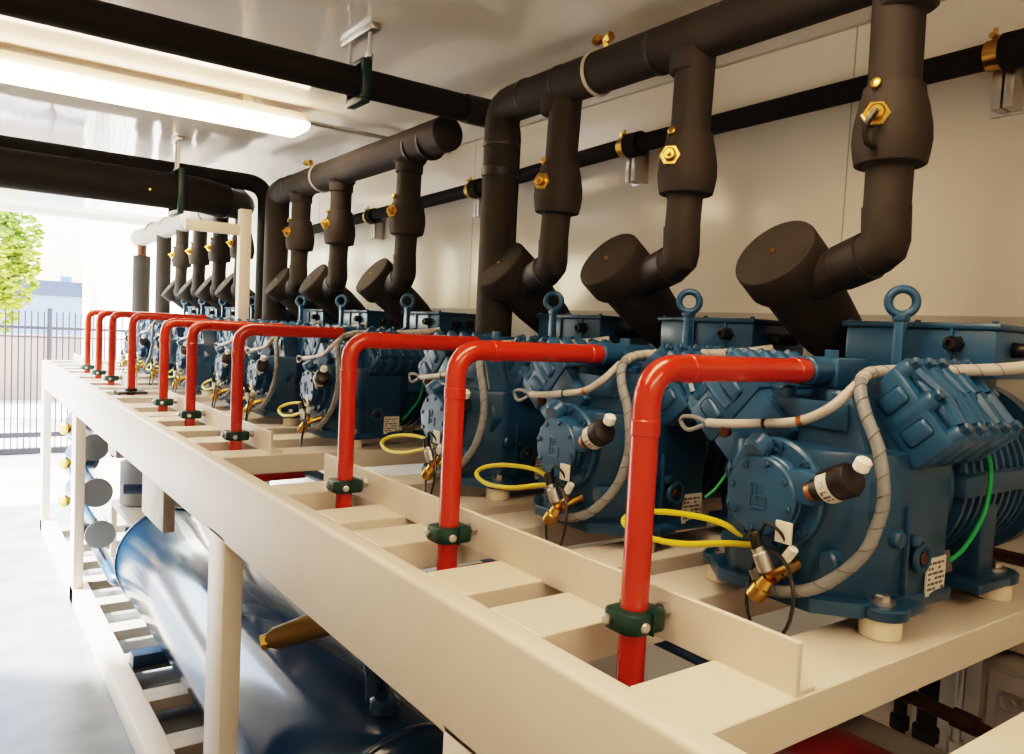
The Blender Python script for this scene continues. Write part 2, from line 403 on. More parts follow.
    a = MB(); a.cyl(P(2.50,.25,-.355), P(2.47,.24,-.355), .022, 14, .004); obj('sensor_cap', a, 'brown', t)
    # --- yellow cable looping to the far side
    a = MB(); a.tube(spline([P(2.44,.05,-.75), P(2.42,.16,-.77), P(2.4,.36,-.82), P(2.4,.58,-.84), P(2.41,.70,-.81), P(2.44,.66,-.765), P(2.46,.48,-.725), P(2.47,.25,-.71), P(2.48,.12,-.74)], 8), .0125, 10)
    obj('yellow_cable', a, 'yellow', t)
    a = MB(); a.tube(spline([P(3.20,-.40,-.34), P(3.22,-.42,-.45), P(3.19,-.42,-.60), P(3.11,-.40,-.72), P(3.06,-.37,-.78)], 8), .0085, 8)
    obj('earth_wire', a, 'green_wire', t)
    # --- sight glass and nameplate
    a = MB(); a.ring(P(2.84,-.372,-.74), (0,1,0), .045, .014, 24, 8); a.cyl(P(2.84,-.36,-.74), P(2.84,-.375,-.74), .04, 20)
    a.box(2.77,2.81,Y-.385,Y-.355,-.69,-.65,.01)
    sg = obj('sight_glass', a, 'blue', t)
    a = MB(); a.cyl(P(2.84,-.37,-.74), P(2.84,-.385,-.74), .024, 16, .004); obj('glass', a, 'brown', sg)
    a = MB(); a.box(2.905,3.04,Y-.366,Y-.3585,-.895,-.755); np_ = obj('nameplate', a, 'label', t)
    a = MB()
    for i in range(6):
        z = -.775-.019*i; xx = 2.913
        while xx < 3.025:
            l = random.uniform(.012,.035)
            if random.random() < .8: a.box(xx, min(xx+l,3.03), Y-.3675, Y-.3655, z-.005, z+.004)
            xx += l+.008
    obj('print', a, 'ink', np_)
    return t

ordn = ['blue compressor nearest the camera, eyebolt on top, behind the nearest red pipe',
 'second blue compressor from the camera, behind the second red pipe',
 'third blue compressor from the camera, last before the tall double black riser',
 'fourth blue compressor from the camera, first beyond the gap in the steel rack',
 'fifth blue compressor from the camera, middle one under the second black header',
 'sixth blue compressor from the camera, far one under the second black header',
 'seventh blue compressor from the camera, just behind the cream steel upright',
 'eighth blue compressor from the camera, under the pale wrapped header',
 'ninth blue compressor from the camera, under the pale wrapped header',
 'farthest blue compressor in the row, at the open end of the room']
comp = make_compressor(); comp['label'] = ordn[0]
for i in range(1, 10):
    dup(comp, (0, CY[i]-CY[0], 0), ordn[i])

# ================================================================== RED DISCHARGE PIPES AND CLAMPS
PY = [1.79, 2.96, 4.09, 6.13, 7.52, 8.62, 10.33, 11.72, 12.78, 13.88]
def make_red(y, label, zt=-.10):
    t = thing('discharge_pipe', label, 'pipe', (1.83, y, -1.65), 'red discharge pipes rising through the rack')
    m = MB(); m.tube(bend([(2.685,y,zt),(1.84,y,zt),(1.84,y,-1.56),(2.95,y,-1.54)], .13, 9), .046, 20)
    obj('tube', m, 'red', t)
    for p, d in (((1.84,y,zt-.165),(0,0,-1)), ((2.02,y,zt),(1,0,0)), ((2.61,y,zt),(1,0,0))):
        obj('joint', MB().lathe([(.046,0),(.0495,.004),(.0495,.05),(.046,.054)], p, d, 20), 'red', t)
    return t
rl = ['red bent pipe nearest the camera, ending at the nearest blue compressor', 'second red bent pipe from the camera, into the second compressor',
 'third red bent pipe from the camera, last on the near stretch of angle bar', 'fourth red bent pipe from the camera, first beyond the gap in the angle bar',
 'fifth red bent pipe from the camera, into the fifth compressor', 'sixth red bent pipe from the camera, last before the taller far pipes',
 'seventh red bent pipe from the camera, standing in a black flat bracket', 'third red bent pipe from the far end of the rack',
 'second red bent pipe from the far end of the rack', 'farthest red bent pipe, beside the open end of the room']
rp = make_red(PY[0], rl[0])
for i in range(1, 6): dup(rp, (0, PY[i]-PY[0], 0), rl[i])
rp2 = make_red(PY[6], rl[6], -.055)
for i in range(7, 10): dup(rp2, (0, PY[i]-PY[6], 0), rl[i])

def make_clamp(y, label):
    t = thing('pipe_clamp', label, 'clamp', (1.9, y, -.92), 'green clamps holding the red pipes')
    m = MB(); pl = [(1.755,y+.045),(1.775,y+.07),(1.91,y+.07),(1.93,y+.05),(1.93,y-.055),(1.905,y-.078),(1.79,y-.078),(1.755,y-.045)]
    for z0, z1 in ((-.955,-.885),): m.prism(pl, 2, z0, z1, .012)
    m.box(1.845,1.85,y-.085,y+.075,-.957,-.883)
    obj('block', m, 'green', t)
    for q in ((1.753,y+.032,-.92),(1.815,y-.075,-.925)):
        d = (-1,0,0) if q[0] < 1.76 else (-.2,-1,0)
        obj('bolt', MB().lathe([(.018,-.01),(.018,.008),(.012,.012)], q, d, 12), 'steel', t)
    b = MB(); b.cyl((1.925,y-.02,-.91),(2.005,y-.02,-.91), .018, 14); b.cyl((1.94,y-.02,-.91),(1.965,y-.02,-.91), .03, 6)
    obj('stud', b, 'steel', t)
    return t
names = ['nearest red pipe','second red pipe from the camera','third red pipe from the camera','fourth red pipe from the camera','fifth red pipe from the camera','sixth red pipe from the camera']
cl = make_clamp(PY[0], 'dark green clamp around the foot of the nearest red pipe')
for i in range(1, 6): dup(cl, (0, PY[i]-PY[0], 0), 'dark green clamp around the foot of the '+names[i])
for i, nm in ((7,'third red pipe from the far end'),(8,'second red pipe from the far end'),(9,'farthest red pipe')):
    dup(cl, (0, PY[i]-PY[0], 0), 'dark green clamp around the foot of the '+nm)
m = MB(); m.box(1.68,2.0,PY[6]-.16,PY[6]+.16,-.99,-.965,.005); m.box(1.68,1.7,PY[6]-.16,PY[6]+.16,-1.02,-.97); m.lathe([(.06,0),(.07,.01),(.07,.03),(.06,.04)], (1.84,PY[6],-.97), (0,0,1), 18)
obj('pipe_bracket', m, 'black', label='black flat bracket around the foot of the seventh red pipe', cat='bracket', origin=(1.84,PY[6],-1.0))

# ================================================================== STEEL RACK
rk = thing('steel_rack', 'long cream painted steel rack carrying the row of compressors', 'rack', (2.8, 9, -4.2))
X0, X1, YA, YB = 1.5, 4.25, -.5, 17.0
obj('front_beam', MB().box(X0, 1.61, YA, YB, -1.5, -1.0, .022, 3), 'cream', rk)
obj('back_beam', MB().box(X1-.15, X1, YA, YB, -1.4, -1.0, .02), 'cream', rk)
obj('end_beam', MB().box(1.61, X1-.15, YB-.15, YB, -1.4, -1.0, .015), 'cream', rk)
cms = [(.575,.88)]
for c in CY: cms += [(c-.485, c-.183), (c+.23, c+.53)]
cms += [(9.16,9.275),(14.9,15.2),(15.7,16.0),(-.35,-.05)]
for a, b in cms: obj('cross_member', MB().box(1.60, X1-.14, a, b, -1.135, -1.0, .004, 1), 'cream', rk)
for a, b in ((1.262,4.69),(5.70,9.25),(10.75,16.6)):
    m = MB(); m.box(1.965,1.985,a,b,-1.012,-.84,.004,1); m.box(1.98,2.06,a,b,-1.004,-.985,.003,1)
    obj('angle_bar', m, 'cream', rk)
for y in (2.02, 5.17, 12.3, 16.6):
    obj('post', MB().box(X0, 1.63, y, y+.37, -4.2, -1.45, .012), 'cream', rk)
    obj('post', MB().box(X1-.22, X1, y, y+.37, -4.2, -1.35, .012), 'cream', rk)
obj('bottom_rail', MB().box(X0, 1.72, YA, YB, -4.2, -3.95, .012), 'cream', rk)
obj('bottom_rail', MB().box(X1-.22, X1, YA, YB, -4.2, -3.95, .012), 'cream', rk)
y = 1.0
while y < 16.5:
    obj('lower_cross_member', MB().box(1.70, X1-.2, y, y+.3, -4.08, -3.95, .006, 1), 'cream_shaded', rk); y += 1.05
# upright with arm standing on the rack
m = MB(); m.box(2.735,2.865,9.17,9.28,-1.0,1.22,.008); m.box(2.15,2.74,9.18,9.27,.92,1.04,.008)
obj('steel_upright', m, 'cream', label='cream steel upright with a short arm, between second and third compressor groups', cat='post', origin=(2.83,9.3,-1.0))

# ================================================================== SUCTION RISERS
RY = [1.80, 2.97, 4.10, 6.12, 7.55, 8.64, 10.75, 11.80, 12.92, 14.05]
RX = 3.24
def make_riser(y, label, top=1.55, r=.105):
    t = thing('suction_riser', label, 'pipe', (3.05, y, -.2), 'black insulated suction risers')
    m = MB(); m.tube([(RX+.005,y,top),(RX,y,1.0),(RX,y,.76)], r, 24)
    m.tube([(RX,y,.82),(RX-.005,y,.65),(RX-.01,y,.52)], .094, 24)
    obj('upper_pipe', m, 'foam', t)
    m = MB(); m.lathe([(r+.002,0),(.122,.004),(.127,.04),(.14,.09),(.155,.17),(.158,.23),(.15,.29),(.143,.325),(.135,.33),(.10,.325)], (RX,y,1.10), (0,0,-1), 28)
    vi = obj('valve_insulation', m, 'foam', t, label='bulging insulation over a valve')
    m = MB(); p = V(RX-.125,y-.0,.955); d = V(-.85,-.5,.02)
    m.lathe([(.055,0),(.06,.01),(.06,.035),(.052,.045)], p, d, 6); m.lathe([(.034,.04),(.034,.065),(.026,.075)], p, d, 16); m.lathe([(.012,.07),(.012,.11)], p, d, 10)
    vc = obj('valve_cap', m, 'brass', vi)
    m = MB(); q = p + d.normalized()*.10; m.tube(spline([q, q+V(-.02,.03,-.06), q+V(.0,.04,-.12), q+V(.05,.03,-.14)]), .012, 8); obj('cap_strap', m, 'black', vc)
    m = MB(); m.lathe([(.022,0),(.022,.03),(.014,.034)], (RX-.112,y+.01,1.085), (-.9,-.2,.2), 12); obj('port', m, 'brass', vi)
    # mitred elbow and arm into the strainer
    m = MB(); m.tube(bend([(RX-.01,y,.60),(RX,y,.425),(3.32,y+.47,.285)], .045, 2), .098, 24)
    obj('elbow', m, 'foam', t)
    m = MB(); m.lathe([(.099,0),(.108,.003),(.107,.15),(.099,.155)], V(RX+.015,y+.075,.403), (.08,.47,-.14), 24)
    obj('elbow_sleeve', m, 'tape', t)
    a = V(3.16,y+.5,.44); d = V(.80,-.04,-.60).normalized()
    m = MB(); m.lathe([(.172,.14),(.168,.42),(.15,.60),(.135,.66),(.13,.76)], a, d, 32); obj('strainer_body', m, 'foam', t)
    m = MB(); m.lathe([(.186,-.002),(.200,.002),(.205,.014),(.206,.15),(.196,.172),(.172,.175)], a, d, 40)
    m.lathe([(.0,-.003),(.184,-.004)], a, d, 36, close=False)
    cp = obj('strainer_cap', m, 'foam', t)
    m = MB(); m.lathe([(.011,-.014),(.014,-.002),(.014,.01)], a, d, 10); obj('test_point', m, 'brass', cp)
    return t
sl = ['black insulated suction riser nearest the camera, large round strainer cap', 'second black suction riser from the camera, behind the second compressor',
 'third black suction riser from the camera, beside the tall double riser', 'fourth black suction riser, nearest on the second header',
 'fifth black suction riser, middle one on the second header', 'sixth black suction riser, far one on the second header',
 'seventh black suction riser, hidden mostly by the cream upright', 'eighth black suction riser, first left of the cream upright',
 'ninth black suction riser, second left of the cream upright', 'tenth black suction riser, third left of the cream upright']
sr = make_riser(RY[0], sl[0])
for i in range(1, 10):
    r_ = dup(sr, (0, RY[i]-RY[0], 0), sl[i])
    if i in (1, 2): r_.rotation_euler.x = (.012, .04)[i-1]
sr.rotation_euler.x = -.025

# headers
def tees(parent, ys, z, r):
    for y in ys: obj('tee_wrap', MB().lathe([(r+.004,0),(.12,.03),(.118,.10),(.106,.11)], (RX,y,z-r*.72), (0,0,-1), 22), 'foam', parent)
def seams(parent, ys, z, r, mt='tape', x=RX):
    for y in ys: obj('tape_seam', MB().lathe([(r,0),(r+.004,.003),(r+.004,.027),(r,.03)], (x,y,z), (0,1,0), 26), mt, parent)
h1 = thing('suction_header', 'near black insulated header pipe along the top of the first three risers', 'pipe', (RX,3,1.6), 'insulated header pipes')
m = MB(); m.tube(bend([(RX,-1.6,1.64),(RX,1.0,1.62),(RX,4.74,1.585),(RX,4.74,-1.3)], .14, 5), .125, 28); obj('pipe', m, 'foam', h1)
tees(h1, RY[:3], 1.61, .125)
seams(h1, (3.2,4.05,4.42), 1.592, .125)
for z, h in ((1.15,.06),(1.33,.03)): obj('tape_seam', MB().lathe([(.126,0),(.133,.004),(.133,h),(.126,h+.004)], (RX,4.74,z), (0,0,-1), 26), 'tape', h1)
def brass_tap(parent, y, z, r):
    m = MB(); m.cyl((RX-.03,y,z+r-.02),(RX-.05,y,z+r+.03), .02, 12); m.cyl((RX-.06,y-.05,z+r+.035),(RX-.04,y+.05,z+r+.04), .022, 12, .004); m.cyl((RX-.08,y+.055,z+r+.02),(RX-.06,y+.055,z+r+.06), .028, 6)
    m.cyl((RX-.06,y-.06,z+r+.035),(RX-.06,y-.03,z+r+.035), .03, 6)
    return obj('service_tap', m, 'brass', parent)
brass_tap(h1, 3.62, 1.595, .125)
m = MB(); m.tube([V(RX+.131*math.cos(a),3.73,1.593+.131*math.sin(a)) for a in [2*PI*i/30 for i in range(30)]], .011, 8, closed=True); obj('strap', m, 'wrap_w', h1, label='white tie around the pipe')

h2 = thing('suction_header', 'middle black insulated header pipe over the second group of compressors', 'pipe', (RX,7.5,1.5), 'insulated header pipes')
m = MB(); m.tube(bend([(RX,5.5,1.53),(RX,9.42,1.49),(RX,9.42,-1.3)], .15, 5), .14, 28); m.sphere((RX,5.5,1.53), .139, 1,.25,1); obj('pipe', m, 'foam', h2)
tees(h2, RY[3:6], 1.5, .14); seams(h2, (5.75,6.0,8.9,9.15), 1.5, .14)
brass_tap(h2, 8.3, 1.505, .14)
m = MB(); m.tube([V(RX+.147*math.cos(a),8.05,1.503+.147*math.sin(a)) for a in [2*PI*i/30 for i in range(30)]], .012, 8, closed=True); obj('strap', m, 'wrap_w', h2, label='white tie around the pipe')

h3 = thing('suction_header', 'far pale wrapped header pipe at the open end of the room', 'pipe', (RX,14.5,1.5), 'insulated header pipes')
m = MB(); m.tube([(RX,11.0,1.56),(RX,17.6,1.47)], .17, 26); obj('pipe', m, 'foam_grey', h3)
seams(h3, (12.4,13.6,15,16.2), 1.52, .172, 'wrap')
m = MB(); m.lathe([(.17,0),(.185,.01),(.185,.2),(.17,.21)], (RX,17.5,1.47), (0,1,0), 26); obj('end_cap', m, 'white', h3, label='pale blue white end cap')
m = MB(); m.cyl((RX,17.35,1.4),(RX,17.35,1.05), .09, 18); obj('stub', m, 'brown', h3)
m = MB(); m.lathe([(.15,0),(.165,.01),(.165,2.1),(.15,2.11)], (RX,17.35,-1.0), (0,0,1), 24); obj('drop_pipe', m, 'foam', h3)
m = MB(); m.tube([(RX,15.4,1.5),(RX,15.4,-1.0)], .13, 22); obj('drop_pipe', m, 'foam', h3)

# ceiling runs
c1 = thing('ceiling_pipe', 'long black insulated pipe crossing just under the ceiling, nearest one', 'pipe', (1,5.2,1.65))
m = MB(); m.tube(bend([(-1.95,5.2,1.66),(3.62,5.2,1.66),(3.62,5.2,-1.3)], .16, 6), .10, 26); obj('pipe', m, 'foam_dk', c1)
m = MB()
for x in (3.2,): m.lathe([(.10,0),(.108,.004),(.108,.25),(.10,.254)], (x,5.2,1.66), (1,0,0), 26)
obj('tape_seam', m, 'tape', c1)
c2 = thing('ceiling_pipe', 'slimmer dark insulated pipe crossing high behind the thick far pipe', 'pipe', (1,10.0,1.66))
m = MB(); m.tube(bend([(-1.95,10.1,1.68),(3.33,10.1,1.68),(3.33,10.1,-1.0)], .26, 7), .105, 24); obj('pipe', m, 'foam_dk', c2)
c3 = thing('ceiling_pipe', 'thick black insulated pipe crossing the room, ending at the pale header', 'pipe', (1,10.35,1.42))
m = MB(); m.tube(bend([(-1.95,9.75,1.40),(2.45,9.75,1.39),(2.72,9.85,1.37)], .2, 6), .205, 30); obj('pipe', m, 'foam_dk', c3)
m = MB(); m.tube(spline([(2.6,9.8,1.38),(2.85,9.95,1.36),(3.1,10.4,1.42),(3.24,11.05,1.55)], 6), .17, 24, rs=None); obj('taper', m, 'tape', c3)
m = MB(); m.cyl((.95+.9,9.545,1.35),(.95+.9,9.56,1.35),.012,10); obj('test_point', m, 'brass', c3)
m = MB(); m.tube([(3.4,10.35,1.36),(3.4,10.35,-1.0)], .085, 20); obj('drop_pipe', m, 'foam_dk', label='narrow dark riser just right of the cream upright', cat='pipe', origin=(3.4,10.35,-1.2))

def hanger(x, y, z, r, label, w=.2):
    t = thing('pipe_hanger', label, 'hanger', (x, y, z))
    m = MB(); m.box(x-.035,x+.035,y-r-.03,y+r+.03,z-r-.06,z-r-.005,.01); m.box(x-.035,x+.035,y-r-.045,y-r-.002,z-r-.03,z+r+.03,.01); m.box(x-.035,x+.035,y+r+.002,y+r+.045,z-r-.03,z+r+.03,.01); m.box(x-.035,x+.035,y-r-.03,y+r+.03,z+r+.002,z+r+.04,.01)
    obj('clamp', m, 'green', t)
    for yy in (y-w/2, y+w/2):
        m = MB(); m.cyl((x,yy,z+r+.03),(x,yy,1.985), .013, 10); m.cyl((x,yy,z+r+.03),(x,yy,z+r+.06), .026, 6)
        obj('rod', m, 'steel', t)
    m = MB(); m.box(x-.035,x+.035,y-w/2-.09,y+w/2+.09,1.955,2.0,.006); obj('channel', m, 'steel', t)
    return t
hanger(2.33, 5.2, 1.66, .10, 'green clamp hanger on two rods holding the nearest ceiling pipe', .32)
hanger(2.17, 9.75, 1.39, .205, 'green clamp hanger on thin rods holding the thick far pipe', .12)

# wall pipe
wp = thing('wall_pipe', 'thin black insulated pipe running along the white back wall', 'pipe', (4.4,6,1.5))
m = MB(); m.tube([(4.42,-1.5,1.62),(4.42,2.0,1.55),(4.42,4.8,1.505),(4.42,7,1.42),(4.42,9.5,1.36),(4.42,13,1.3)], .068, 20); obj('pipe', m, 'foam_dk', wp)
for i, (y, z, lb) in enumerate(((1.98,1.55,'nearest brass band bracket on the back wall, right edge of the photo'),(4.72,1.505,'second brass band bracket on the back wall, between two near risers'),
        (6.98,1.42,'third brass band bracket on the back wall, right of the fourth riser'),(9.4,1.35,'fourth brass band bracket on the back wall, left of the fourth riser'))):
    t = thing('pipe_bracket', lb, 'bracket', (4.5,y,z), 'brass banded brackets on the back wall')
    m = MB(); 
    for dx in (-.06,.0): m.box(4.46,4.60,y+dx-.07+.03,y+dx-.02+.03,z-.27,z-.06,.006)
    m.box(4.58,4.60,y-.11,y+.06,z-.28,z+.05,.004); obj('strut', m, 'steel', t)
    m = MB(); m.lathe([(.069,0),(.078,.002),(.078,.07),(.069,.072)], (4.42,y-.05,z), (0,1,0), 24); m.cyl((4.40,y-.015,z+.07),(4.40,y-.015,z+.13),.012,10); m.cyl((4.36,y-.015,z+.085),(4.44,y-.015,z+.095),.016,10)
    obj('band', m, 'brass', t)
    m = MB(); m.lathe([(.07,0),(.095,.004),(.095,.14),(.07,.144)], (4.42,y-.20,z+.002), (0,1,0), 24); obj('collar', m, 'foam_dk', t)

# ================================================================== LIGHT FIXTURES
def fixture(y, x1, label):
    t = thing('batten_light', label, 'light', (x1-1.6, y, 1.9), 'batten lights on the ceiling')
    m = MB(); m.prism([(y-.16,1.93),(y-.18,1.84),(y+.18,1.84),(y+.16,1.93)], 0, x1-3.3, x1, .012); m.box(x1-2.6,x1-2.5,y-.1,y+.1,1.92,2.02); m.box(x1-.6,x1-.5,y-.1,y+.1,1.92,2.02)
    obj('housing', m, 'lamp_body', t)
    m = MB(); m.prism([(y-.20,1.845),(y-.26,1.82),(y-.25,1.785),(y-.18,1.76),(y+.18,1.76),(y+.25,1.785),(y+.26,1.82),(y+.20,1.845)], 0, x1-3.28, x1-.02, .01); obj('diffuser', m, 'lamp', t)
    return t
fixture(7.45, 2.78, 'bright batten light under the ceiling, in front of the thick far pipe')
fixture(13.2, 3.0, 'far batten light glowing under the thick far pipe')
fixture(1.7, 2.6, 'batten light above the near compressors, out of the picture')
fixture(-1.6, 2.6, 'batten light behind the camera')
m = MB(); m.cyl((2.78,7.6,1.93),(4.58,7.7,1.95), .022, 12); m.cyl((2.76,7.6,1.93),(2.86,7.605,1.93),.034,12)
obj('conduit', m, 'steel', label='grey conduit from the end of the bright light to the wall', cat='conduit', origin=(3.6,7.6,1.93))

# ================================================================== BELOW THE RACK
tk = thing('receiver_tank', 'large glossy dark blue horizontal tank lying inside the rack', 'tank', (2.5,8,-3.9))
TX, TZ, TR = 2.465, -3.25, .65
m = MB(); prof = [(.0,-.34),(.2,-.325),(.4,-.27),(.55,-.17),(.63,-.06),(TR,0),(TR,6.74),(.63,6.78),(.55,6.85),(.4,6.91),(.2,6.945),(.0,6.95)]
m.lathe(prof, (TX,4.2,TZ), (0,1,0), 72, close=False); obj('shell', m, 'tank', tk, ang=50)
for y in (4.26,10.9): obj('weld_seam', MB().lathe([(TR-.01,0),(TR+.018,.01),(TR+.022,.03),(TR+.018,.05),(TR-.01,.06)], (TX,y,TZ), (0,1,0), 72), 'tank', tk)
for y in (5.6,10.2):
    m = MB(); m.prism([(TX-.3,-3.95),(TX+.3,-3.95),(TX+.36,-3.75),(TX+.2,-3.86),(TX-.2,-3.86),(TX-.36,-3.75)], 1, y, y+.12, .006); obj('saddle', m, 'pipe_blue', tk)
m = MB(); m.box(1.72,2.2,9.2,9.4,-3.95,-3.80,.01); obj('base_bar', m, 'pipe_blue', tk)
m = MB(); m.lathe([(.045,0),(.05,.02),(.072,.06),(.105,.62),(.105,.70)], (1.73,4.98,-2.12), (.82,-.32,.26), 20); 
nz = obj('relief_valve', m, 'brass_dull', tk, label='long brass relief valve stub')
m = MB(); m.lathe([(.05,-.03),(.05,.012)], (1.73,4.98,-2.12), (.82,-.32,.26), 6); obj('hex_end', m, 'brass', nz); m = MB(); m.lathe([(.107,.5),(.112,.505),(.112,.53),(.107,.535)], (1.73,4.98,-2.12), (.82,-.32,.26), 20); obj('collar', m, 'brass_dull', nz)
m = MB(); d = V(.82,-.32,.26).normalized(); q = V(1.73,4.98,-2.12)+d*.68; m.tube(spline([q, q+d*.1, (2.43,4.8,-2.2), (2.465,4.8,-2.5), (2.465,4.8,-2.65)], 6), .09, 16); obj('stub_pipe', m, 'tank', nz)
m = MB(); m.lathe([(.09,0),(.1,.01),(.1,.08),(.07,.10)], (2.42,4.6,-2.60), (0,0,1), 18); m.cyl((2.42,4.6,-2.68),(2.42,4.6,-2.6),.06,16)
obj('tank_fitting', m, 'tank', tk)

m = MB(); m.box(1.85,1.97,8.55,9.6,-2.28,-1.13,.01); obj('hanger_plate', m, 'cream_shaded', rk)
m = MB(); m.box(1.85,1.97,11.3,11.9,-1.95,-1.13,.01); obj('hanger_plate', m, 'cream_shaded', rk)
# red header and neighbours below the deck
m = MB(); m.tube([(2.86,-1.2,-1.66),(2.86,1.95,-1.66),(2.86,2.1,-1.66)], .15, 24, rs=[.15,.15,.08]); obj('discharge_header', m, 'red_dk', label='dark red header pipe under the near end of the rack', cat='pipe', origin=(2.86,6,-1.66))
m = MB(); m.tube([(3.24,-1.2,-1.72),(3.24,2.6,-1.72)], .12, 20); obj('highlight_tube', m, 'foam_grey', label='pale tube standing in for a highlight beside the dark red header under the rack', cat='pipe', origin=(3.24,2,-1.72))  # pale tube added in place of the whitish reflection along the red header
m = MB(); m.tube(bend([(3.62,2.3,-1.55),(3.62,1.3,-1.62),(3.62,1.3,-2.4)], .05), .032, 12); m.cyl((3.62,1.9,-1.58),(3.62,1.75,-1.585), .05, 8); m.cyl((3.62,1.55,-1.6),(3.62,1.45,-1.605), .045, 8); m.cyl((3.62,1.95,-1.57),(3.62,1.95,-1.42), .02, 8)
obj('copper_pipe', m, 'brown', label='brown copper pipe with fittings seen below the near compressor', cat='pipe', origin=(3.62,1.6,-1.6))
for y, r, lb in ((1.93,.03,'thin dark upright pipe left of the grey cabinet, leftmost of three'),(1.80,.045,'dark upright pipe left of the grey cabinet, middle of three'),(1.66,.02,'slim steel upright conduit touching the grey cabinet side, rightmost of three')):
    m = MB(); m.cyl((3.92,y,-4.2),(3.92,y,-1.14), r, 14); m.cyl((3.92,y,-1.9),(3.92,y,-1.84), r+.015, 14)
    obj('upright_pipe', m, 'foam_dk' if r > .025 else 'steel', label=lb, cat='pipe', origin=(3.92,y,-4.2))
cb = thing('control_cabinet', 'grey metal cabinet below the rack at the right edge', 'cabinet', (4.2,.9,-4.2))
m = MB(); m.box(3.98,4.24,.2,1.6,-3.94,-1.42,.01); obj('body', m, 'cab', cb)
m = MB(); m.box(3.96,3.985,.24,1.56,-3.9,-1.46,.008); dr = obj('door', m, 'cab', cb)
m = MB(); m.box(3.94,3.965,1.40,1.50,-1.62,-1.54,.008); m.cyl((3.95,1.45,-1.58),(3.925,1.45,-1.58),.022,14); obj('latch', m, 'steel', dr)
m = MB(); m.tube([(4.17,2.0,-.97),(4.17,.7,-.97)], .03, 10); obj('copper_pipe', m, 'brown', label='brown pipe lying on the rack behind the nearest compressor motor', cat='pipe', origin=(4.17,1.3,-1.0))
for i, (y0, y1, x, z) in enumerate(((4.75,5.55,2.9,-1.28),(4.85,5.5,2.55,-1.4))):
    m = MB(); m.tube(bend([(x,y0,z),(x,y1,z),(x+.5,y1,z)], .1), .035, 12); obj('copper_pipe', m, 'brown', label=('upper' if i == 0 else 'lower')+' dark brown pipe seen through the gap in the rack', cat='pipe', origin=(x,y0,z))

m = MB(); m.tube([(2.97,2.3,-1.52),(2.97,14.2,-1.52)], .05, 20); obj('collector_pipe', m, 'pipe_blue', label='long blue collector pipe under the deck joining the red pipes', cat='pipe', origin=(2.97,6,-1.52))
# small vessels further along
def vessel(x, y, z, r, L, label, cap='grey', group='small grey ended vessels inside the rack'):
    t = thing('small_vessel', label, 'vessel', (x,y+L/2,z-r), group)
    m = MB(); m.lathe([(r-.01,.02),(r,.03),(r,L-.02),(r*.8,L)], (x,y,z), (0,1,0), 28); obj('shell', m, 'tank', t)
    m = MB(); m.lathe([(r-.02,0),(r+.018,.006),(r+.018,.05),(r,.056)], (x,y,z), (0,1,0), 32); obj('end_plate', m, cap, t)
    return t
vessel(1.80,12.75,-2.02,.18,1.8,'top small vessel with grey round end behind the middle post')
vessel(1.80,12.4,-2.62,.19,2.0,'middle small vessel with grey round end behind the middle post')
vessel(1.82,12.2,-3.18,.18,2.0,'bottom small vessel with grey round end behind the middle post')
def upright_can(x, y, z0, z1, r, label):
    m = MB(); m.lathe([(r*.6,0),(r,.05),(r,z1-z0-.05),(r*.6,z1-z0)], (x,y,z0), (0,0,1), 24)
    return obj('grey_canister', m, 'pewter', label=label, cat='canister', origin=(x,y,z0), group='grey canisters inside the rack')
upright_can(2.5,13.3,-3.05,-2.3,.26,'larger pale grey canister right of the middle vessel')
upright_can(2.75,12.4,-3.05,-2.45,.28,'dark grey canister with a white hose behind the big tank end')
m = MB(); m.box(2.2,3.1,12.0,13.8,-3.12,-3.03,.01); [m.box(x,x+.08,y,y+.08,-3.95,-3.1) for x in (2.2,3.0) for y in (12.0,13.7)]
obj('canister_shelf', m, 'cream', label='low cream shelf carrying the grey canisters', cat='shelf', origin=(2.6,13,-3.95))
for pts, r, lb in (([(2.08,12.9,-2.15),(2.2,12.5,-1.98),(3.1,12.2,-1.98)], .06, 'upper blue pipe leaving the small vessels to the right'),
                   ([(2.15,12.45,-2.60),(3.2,12.2,-2.60)], .075, 'middle blue pipe leaving the small vessels to the right'),
                   ([(2.16,12.3,-3.2),(3.0,12.1,-3.2)], .07, 'lower blue pipe leaving the small vessels to the right'),
                   ([(1.9,12.9,-3.55),(1.9,11.3,-3.62),(2.4,11.5,-3.62)], .09, 'bent blue pipe near the floor beside the tank end')):
    m = MB(); m.tube(bend(pts, .15, 6) if len(pts) > 2 else pts, r, 16); obj('blue_pipe', m, 'pipe_blue', label=lb, cat='pipe', origin=pts[0])
m = MB(); m.tube(spline([(2.4,12.2,-2.7),(2.42,12.0,-2.9),(2.6,11.9,-3.0),(2.85,11.9,-3.02)],8), .025, 10); obj('white_hose', m, 'white', label='thin white hose curling in front of the dark grey canister', cat='hose', origin=(2.6,12,-3))
m = MB(); m.cyl((2.62,12.1,-2.75),(2.62,12.1,-2.4), .035, 10); m.cyl((2.55,12.1,-2.6),(2.72,12.1,-2.6), .06, 8); m.lathe([(.09,0),(.09,.03)], (2.62,12.0,-2.5), (0,-1,0), 12)
obj('brass_valve', m, 'brass', label='brass valve by the end of the big blue tank', cat='valve', origin=(2.62,12.1,-2.7))
